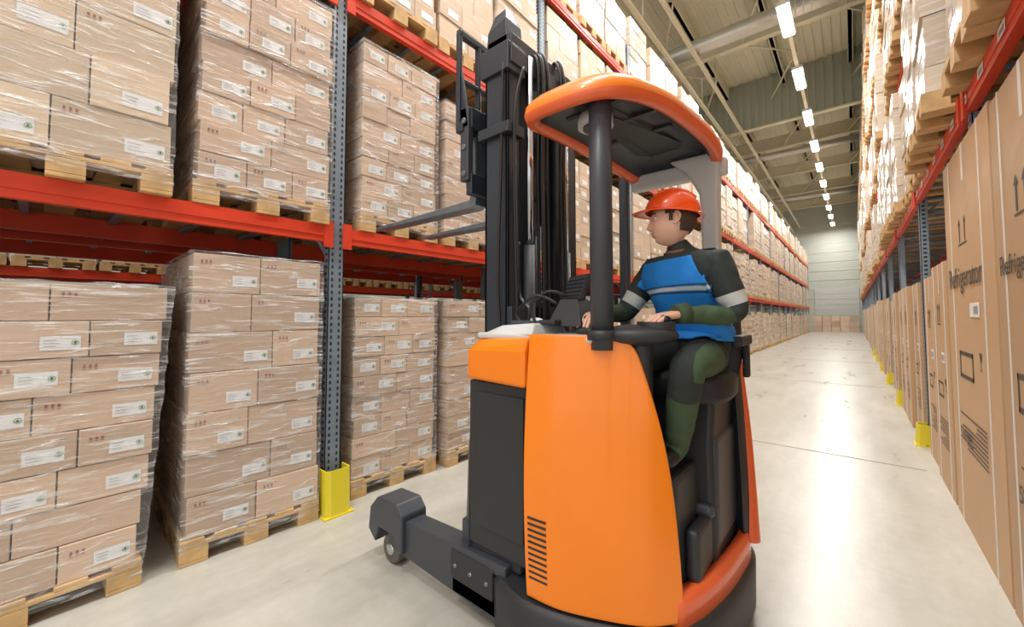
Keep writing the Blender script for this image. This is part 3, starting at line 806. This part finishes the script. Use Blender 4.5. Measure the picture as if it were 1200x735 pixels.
# ------------------------------------------------------------------ driver
def skin_mesh(verts, edges, radii, sub=2, root=0):
    me = bpy.data.meshes.new('tmp'); me.from_pydata([tuple(v) for v in verts], edges, [])
    o = bpy.data.objects.new('tmp', me); scene.collection.objects.link(o)
    sk = o.modifiers.new('skin', 'SKIN'); sk.use_smooth_shade = True
    for i, r in enumerate(radii):
        r = r if isinstance(r, tuple) else (r, r)
        me.skin_vertices[0].data[i].radius = r
        me.skin_vertices[0].data[i].use_root = (i == root)
    ss = o.modifiers.new('sub', 'SUBSURF'); ss.levels = sub; ss.render_levels = sub
    bpy.context.view_layer.update()
    dg = bpy.context.evaluated_depsgraph_get(); ev = o.evaluated_get(dg); m2 = ev.to_mesh()
    vs = [v.co.copy() for v in m2.vertices]; fs = [list(p.vertices) for p in m2.polygons]; ns = [v.normal.copy() for v in m2.vertices]
    ev.to_mesh_clear(); bpy.data.objects.remove(o); bpy.data.meshes.remove(me)
    return vs, fs, ns

D = empty('forklift_driver', (-.6, 2.0, 1.3)); bpy.context.view_layer.update()
def dobj(mb, name, bevel=0):
    o = mb.obj(name, bevel=bevel, fixn=True); o.parent = D; o.matrix_parent_inverse = Matrix.Translation((.6, -2.0, -1.3)); return o
J = dict(pel=(-.60, 2.06, 1.34), sp=(-.60, 2.06, 1.46), ch=(-.605, 2.02, 1.60), uc=(-.615, 1.985, 1.715), nk=(-.62, 1.955, 1.79), hd=(-.625, 1.935, 1.87),
         ls=(-.445, 1.895, 1.725), le=(-.37, 1.92, 1.50), lw=(-.545, 1.745, 1.505),
         rs=(-.785, 2.055, 1.725), re=(-.91, 1.98, 1.51), rw=(-.935, 1.77, 1.51),
         lh=(-.50, 1.99, 1.315), lk=(-.505, 1.665, 1.31), la=(-.60, 1.80, .925), lt=(-.63, 1.68, .885),
         rh=(-.70, 2.02, 1.315), rk=(-.77, 1.69, 1.31), ra=(-.79, 1.80, .925), rt=(-.81, 1.68, .885))
J = {k: Vector(v) for k, v in J.items()}
names = ['pel', 'sp', 'ch', 'uc', 'nk', 'hd', 'ls', 'le', 'lw', 'rs', 're', 'rw', 'lh', 'lk', 'la', 'lt', 'rh', 'rk', 'ra', 'rt']
rad = dict(pel=(.14, .12), sp=(.14, .12), ch=(.155, .125), uc=(.125, .11), nk=.058, hd=.055, ls=.078, le=.055, lw=.036, rs=.078, re=.055, rw=.036,
           lh=.095, lk=.072, la=.052, lt=.042, rh=.095, rk=.072, ra=.052, rt=.042)
verts = [J[k] for k in names]; radii = [rad[k] for k in names]
E = [('pel', 'sp'), ('sp', 'ch'), ('ch', 'uc'), ('uc', 'nk'), ('nk', 'hd'), ('uc', 'ls'), ('ls', 'le'), ('le', 'lw'), ('uc', 'rs'), ('rs', 're'), ('re', 'rw'),
     ('pel', 'lh'), ('lh', 'lk'), ('lk', 'la'), ('la', 'lt'), ('pel', 'rh'), ('rh', 'rk'), ('rk', 'ra'), ('ra', 'rt')]
edges = []
for a, b_ in E:
    ia, ib = names.index(a), names.index(b_)
    if (a, b_) in (('ls', 'le'), ('le', 'lw'), ('rs', 're'), ('re', 'rw'), ('lh', 'lk'), ('lk', 'la'), ('rh', 'rk'), ('rk', 'ra')):
        fr_ = .4; p = J[a].lerp(J[b_], fr_)
        ra_ = rad[a] if not isinstance(rad[a], tuple) else rad[a][0]; rb_ = rad[b_]
        r = ra_*(1-fr_)+rb_*fr_
        if a in ('lk', 'rk'): r *= 1.08
        if a in ('le', 're'): r *= 1.05
        verts.append(p); radii.append(r); k = len(verts)-1
        edges += [(ia, k), (k, ib)]
    else: edges.append((ia, ib))
vs, fs, ns = skin_mesh(verts, edges, radii, 3)
def segd(p, a, b_):
    ab = b_-a; t = max(0, min(1, (p-a).dot(ab)/ab.length_squared)); return (p-(a+ab*t)).length, t
def region(p):
    best = None
    for a, b_ in E:
        d, t = segd(p, J[a], J[b_])
        r = rad[a][0] if isinstance(rad[a], tuple) else rad[a]
        d = d/r
        if best is None or d < best[0]: best = (d, a, b_, t)
    return best
def bmcut(bm, co, no, clear=False):
    g = bm.verts[:]+bm.edges[:]+bm.faces[:]
    bmesh.ops.bisect_plane(bm, geom=g, plane_co=co, plane_no=no, clear_outer=clear, dist=1e-5)
torso = []
for f in fs:
    c = sum((vs[i] for i in f), Vector())/len(f); _, a, b_, t = region(c); tag = a+b_
    torso.append(tag in ('pelsp', 'spch', 'chuc', 'ucnk', 'ucls', 'ucrs', 'pellh', 'pelrh') or (tag in ('lsle', 'rsre') and t < .45))
bm = bmesh.new(); bb = [bm.verts.new(v+ns[i]*.004*noise.noise(v*22)) for i, v in enumerate(vs)]
for f in fs: bm.faces.new([bb[i] for i in f])
for a, b_, ts in (('ls', 'le', (.58, .80)), ('rs', 're', (.58, .80)), ('le', 'lw', (.14,)), ('re', 'rw', (.14,)), ('lk', 'la', (.35,)), ('rk', 'ra', (.35,))):
    for t in ts: bmcut(bm, J[a].lerp(J[b_], t), (J[b_]-J[a]).normalized())
bmcut(bm, (-.475, 0, 0), (1, 0, 0))
V_ = [v.co.copy() for v in bm.verts]; ix = {v: i for i, v in enumerate(bm.verts)}; F_ = []; kk = []
for f in bm.faces:
    c = f.calc_center_median(); _, a, b_, t = region(c); tag = a+b_; m_ = 'jacket'
    if tag == 'nkhd': m_ = 'skin' if t > .15 else 'jacket'
    if tag in ('lelw', 'rerw'): m_ = 'olive' if t > .14 else 'jacket'
    if tag in ('lsle', 'rsre') and .58 < t < .80: m_ = 'reflect'
    if tag in ('lhlk', 'rhrk', 'pellh', 'pelrh'): m_ = 'trouser'
    if tag == 'lhlk' and c.x > -.475: m_ = 'olive'
    if tag in ('lkla', 'rkra'): m_ = 'olive' if (t > .35) else 'trouser'
    if tag in ('lalt', 'rart'): m_ = 'shoe'
    if tag == 'pelsp' and c.z < 1.36: m_ = 'trouser'
    F_.append([ix[v] for v in f.verts]); kk.append(m_)
bm.free()
mb = MB(); mb.merge(V_, F_, kk); dobj(mb, 'body')
fv = [f for f, t in zip(fs, torso) if t]
used = sorted({i for f in fv for i in f}); mp_ = {a: i for i, a in enumerate(used)}
bm = bmesh.new()
bv_ = [bm.verts.new(vs[i]+ns[i]*(.017+.007*noise.noise(vs[i]*13)+.004*noise.noise(vs[i]*30))) for i in used]
for f in fv: bm.faces.new([bv_[mp_[i]] for i in f])
bmcut(bm, (0, 2.0, 1.385), (0, -.1, -1), True)
for sk_ in ('ls', 'rs'):
    dd_ = (J[sk_]-J['uc']).normalized(); bmcut(bm, J['uc'].lerp(J[sk_], .82), (dd_+Vector((0, 0, .35))).normalized(), True)
axn = (J['hd']-J['nk']).normalized(); bmcut(bm, J['nk'].lerp(J['hd'], .02), axn, True)
bands = [(1.455, 1.463), (1.585, 1.592), (1.597, 1.612), (1.617, 1.622)]
tl = Vector((0, .12, 1)).normalized()
for a, b_ in bands: bmcut(bm, (0, 2.0, a), tl); bmcut(bm, (0, 2.0, b_), tl)
bmcut(bm, (0, 2.0, 1.745), tl)
V_ = [v.co.copy() for v in bm.verts]; ix = {v: i for i, v in enumerate(bm.verts)}; F_ = []; mk = []
for f in bm.faces:
    F_.append([ix[v] for v in f.verts]); c = f.calc_center_median(); h = (c-Vector((0, 2.0, 0))).dot(tl)/tl.z
    m_ = 'blue'
    if h > 1.745: m_ = 'jacket'
    for q_, (a, b_) in enumerate(bands):
        if a < h < b_: m_ = 'reflect' if q_ == 2 else 'jacket'
    mk.append(m_)
bm.free()
mb = MB(); mb.merge(V_, F_, mk)
o = dobj(mb, 'work_vest'); sd = o.modifiers.new('s', 'SOLIDIFY'); sd.thickness = .008; sd.offset = 0
mb = MB()
ax = axn; u = ax.orthogonal().normalized(); w_ = ax.cross(u)
rings = []
for h, r in ((-.045, .088), (-.01, .075), (.018, .070), (.018, .062), (-.02, .062)):
    rings.append([tuple(J['nk']+ax*h+(u*math.cos(2*math.pi*i/24)+w_*math.sin(2*math.pi*i/24))*r) for i in range(24)])
mb.loft(rings, 'jacket', True, cap=False)
rings = [[tuple(J['nk']+ax*h+(u*math.cos(2*math.pi*i/24)+w_*math.sin(2*math.pi*i/24))*r) for i in range(24)] for h, r in ((0, .06), (.026, .060), (.026, .054))]
mb.loft(rings, 'inkred', True, cap=False)
dobj(mb, 'collar')

def hand(wrist, d, n, s, curl, name, sleeve):
    mb = MB(); d = d.normalized(); n = (n-d*n.dot(d)).normalized(); s = (s-d*s.dot(d)-n*s.dot(n)).normalized()
    L = [(.032, .088, (.040, .025, .019)), (.011, .092, (.044, .028, .020)), (-.011, .086, (.040, .026, .019)), (-.031, .076, (.032, .020, .017))]
    for k, (off, kn, seg) in enumerate(L):
        p = [wrist-d*.02+s*off*.4, wrist+d*.035+s*off*.8, wrist+d*kn+s*off]
        a = curl*.35
        rr = [.018, .0165, .0125]
        cur = p[-1]
        for q, sl in enumerate(seg):
            a += curl*(.45+.1*k*.3)
            dirn = (d*math.cos(a)+n*math.sin(a)).normalized()
            cur = cur+dirn*sl; p.append(cur); rr.append([.0095, .0088, .0075][q])
        v, f, _ = skin_mesh(p, [(i, i+1) for i in range(len(p)-1)], rr, 2)
        mb.merge(v, f, 'skin')
    p = [wrist+d*.012+s*.012, wrist+d*.04+s*.038+n*.008, wrist+d*.068+s*.056+n*.018, wrist+d*.094+s*.058+n*.028]
    v, f, _ = skin_mesh(p, [(0, 1), (1, 2), (2, 3)], [.019, .016, .0115, .009], 2); mb.merge(v, f, 'skin')
    Rm = Matrix((d, s, n)).transposed()
    mb.ell(wrist+d*.045+n*.002, (.055, .040, .0165), 'skin', R=Rm)
    mb.cyl(wrist-d*.05, wrist+d*.006, .046, sleeve, 20, r2=.040)
    dobj(mb, name)
hand(J['lw']+Vector((-.02, -.02, 0)), Vector((-.55, -.80, -.12)), Vector((-.1, -.1, -1)), Vector((-1, .6, 0)), .55, 'hand_left', 'olive')
hand(J['rw']+Vector((0, -.02, 0)), Vector((.05, -1, -.1)), Vector((0, -.1, -1)), Vector((1, 0, 0)), .6, 'hand_right', 'olive')

fwd = Vector((-.93, -.40, .02)).normalized(); up = Vector((-.03, 0, 1)); lf = up.cross(fwd).normalized(); up = fwd.cross(lf).normalized()
HR = Matrix((fwd, lf, up)).transposed(); HC = Vector((-.640, 1.915, 1.945))
def H(p): return HC+HR @ Vector(p)
def G(x, s): return math.exp(-(x/s)**2)
def headpt(la, lo, off=0):
    cx, cy, cz = math.cos(la)*math.cos(lo), math.cos(la)*math.sin(lo), math.sin(la)
    x = cx*(.092 if cx > 0 else .102); y = cy*.077; z = cz*(.115 if cz > 0 else .118)
    if z < -.02:
        t = min(1, (-.02-z)/.098); y *= 1-.22*t*t
        if x < 0: x *= 1-.45*t
        else: x += .016*t*(1 if cx > .2 else cx/.2)
    if cx > 0:
        fl_ = min(1, max(0, (cx-.2)/.5))
        nose = 0
        if -.048 < z < .02:
            u_ = (.02-z)/.068
            nose = .032*(u_**1.2)*(1 if z > -.034 else max(0, 1-((-.034-z)/.014)**1.5))
        x += nose*G(y, .0125+.004*max(0, -z*20))*fl_
        x += .006*G(z-.030, .012)*G(y, .05)*fl_
        x -= .011*G(abs(y)-.031, .016)*G(z-.008, .013)*fl_
        x += .007*G(y, .022)*(G(z+.060, .0055)+G(z+.072, .006))*fl_
        x += .010*G(y, .022)*G(z+.102, .016)*fl_
        x -= .004*G(y, .03)*G(z+.084, .006)*fl_
        x += .004*G(abs(y)-.042, .018)*G(z+.022, .02)*fl_
    n = Vector((cx, cy, cz))
    return (x+n.x*off, y+n.y*off, z+n.z*off)
NU, NV = 110, 90; mb = MB(); b0 = len(mb.v)
for i in range(1, NV):
    la = -math.pi/2+math.pi*i/NV
    for j in range(NU): mb.v.append(tuple(H(headpt(la, 2*math.pi*j/NU))))
for i in range(NV-2):
    for j in range(NU):
        jj = (j+1) % NU
        la = -math.pi/2+math.pi*(i+1.5)/NV; p = headpt(la, 2*math.pi*(j+.5)/NU)
        k = 'skin'
        if p[0] > .07 and abs(p[1]) < .024 and -.077 < p[2] < -.056: k = 'lip'
        mb.face([b0+i*NU+j, b0+i*NU+jj, b0+(i+1)*NU+jj, b0+(i+1)*NU+j], k, .5, True)
mb.face([b0+j for j in range(NU)][::-1], 'skin'); mb.face([b0+(NV-2)*NU+j for j in range(NU)], 'skin')
for s_ in (1, -1):
    mb.ell(H((.070, s_*.031, .008)), (.0125, .0125, .0125), 'eye', R=HR)
    mb.ell(H((.0795, s_*.031, .008)), (.0045, .0055, .0055), 'iris', R=HR)
    mb.tube([H((.0775, s_*.018, .013)), H((.0855, s_*.031, .0175)), H((.074, s_*.044, .012))], .003, 'skin', 8)
    mb.tube([H((.092, s_*.014, .026)), H((.089, s_*.030, .031)), H((.075, s_*.048, .027))], .0035, 'hair', 8)
    earp = [(-.004, .074, .022), (-.016, .083, .026), (-.026, .085, .012), (-.024, .083, -.008), (-.012, .079, -.024), (-.002, .075, -.022)]
    mb.tube(spline([H((a, s_*b_, c)) for a, b_, c in earp], 6), .0055, 'skin', 10)
    mb.ell(H((-.012, s_*.076, .0)), (.012, .006, .022), 'skin', R=HR)
dobj(mb, 'head')
mb = MB(); idx = {}
for i in range(NV+1):
    la = -math.pi/2+math.pi*i/NV
    for j in range(NU):
        p = headpt(la, 2*math.pi*j/NU, .007)
        idx[(i, j)] = len(mb.v); mb.v.append(tuple(H(p)))
for i in range(1, NV-1):
    for j in range(NU):
        jj = (j+1) % NU; la = -math.pi/2+math.pi*(i+.5)/NV; p = headpt(la, 2*math.pi*(j+.5)/NU)
        back = p[0] < -.028 and p[2] > -.055
        side_ = p[0] < .032 and p[2] > .020
        burn = .002 < p[0] < .020 and p[2] > -.012
        if back or side_ or burn: mb.face([idx[(i, j)], idx[(i, jj)], idx[(i+1, jj)], idx[(i+1, j)]], 'hair', .5, True)
o = dobj(mb, 'hair'); sd = o.modifiers.new('s', 'SOLIDIFY'); sd.thickness = .008; sd.offset = -1
mb = MB(); rings = []
tilt = Matrix.Rotation(math.radians(-6), 3, 'Y')
def HH(p): return H(tilt @ Vector(p)+Vector((0.0, 0, .018)))
N = 48
for t in [0, .12, .25, .4, .55, .7, .82, .92, .985]:
    a = t*math.pi/2; ring_ = []
    for j in range(N):
        lo = 2*math.pi*j/N; cx = math.cos(lo); cy = math.sin(lo)
        r = math.cos(a)**.85
        ridge = .005*G(cy*r, .12)*(1 if t > .2 else 0)
        ring_.append(HH((cx*.126*r, cy*.104*r, .020+(.108+ridge)*math.sin(a))))
    rings.append(ring_)
mb.loft(rings, 'helmet', True, cap=False); mb.quad(rings[-1], 'helmet')
ri = []
for (e, z, kf) in ((0, .022, 0), (.012, .016, .03), (.016, .012, .042), (.012, .008, .04), (-.004, .012, 0)):
    ring_ = []
    for j in range(N):
        lo = 2*math.pi*j/N; cx = math.cos(lo); cy = math.sin(lo); f_ = max(0, cx)**2.5
        ring_.append(HH((cx*(.126+e)+f_*kf, cy*(.104+e), z-f_*kf*.25)))
    ri.append(ring_)
mb.loft(ri, 'helmet', True, cap=False)
for yy in (-.04, 0, .04):
    mb.tube([HH((x, yy, .020+.112*math.sqrt(max(0, 1-(x/.128)**2-(yy/.106)**2)))) for x in [-.09+.02*k for k in range(10)]], .006, 'helmet', 8)
dobj(mb, 'safety_helmet')

# ------------------------------------------------------------------ world, camera
wd = bpy.data.worlds.new('World'); scene.world = wd; wd.use_nodes = True
wd.node_tree.nodes['Background'].inputs['Color'].default_value = (1, .99, .975, 1)
wd.node_tree.nodes['Background'].inputs['Strength'].default_value = 1.35
cd = bpy.data.cameras.new('cam'); cam = bpy.data.objects.new('camera', cd); scene.collection.objects.link(cam)
cam.location = (0, 0, 1.5); cam.rotation_euler = (math.radians(92.5), 0, math.radians(40.4))
cd.sensor_width = 36; cd.lens = 14.1; cd.clip_start = .05; cd.clip_end = 200; cd.shift_y = -.015
scene.camera = cam
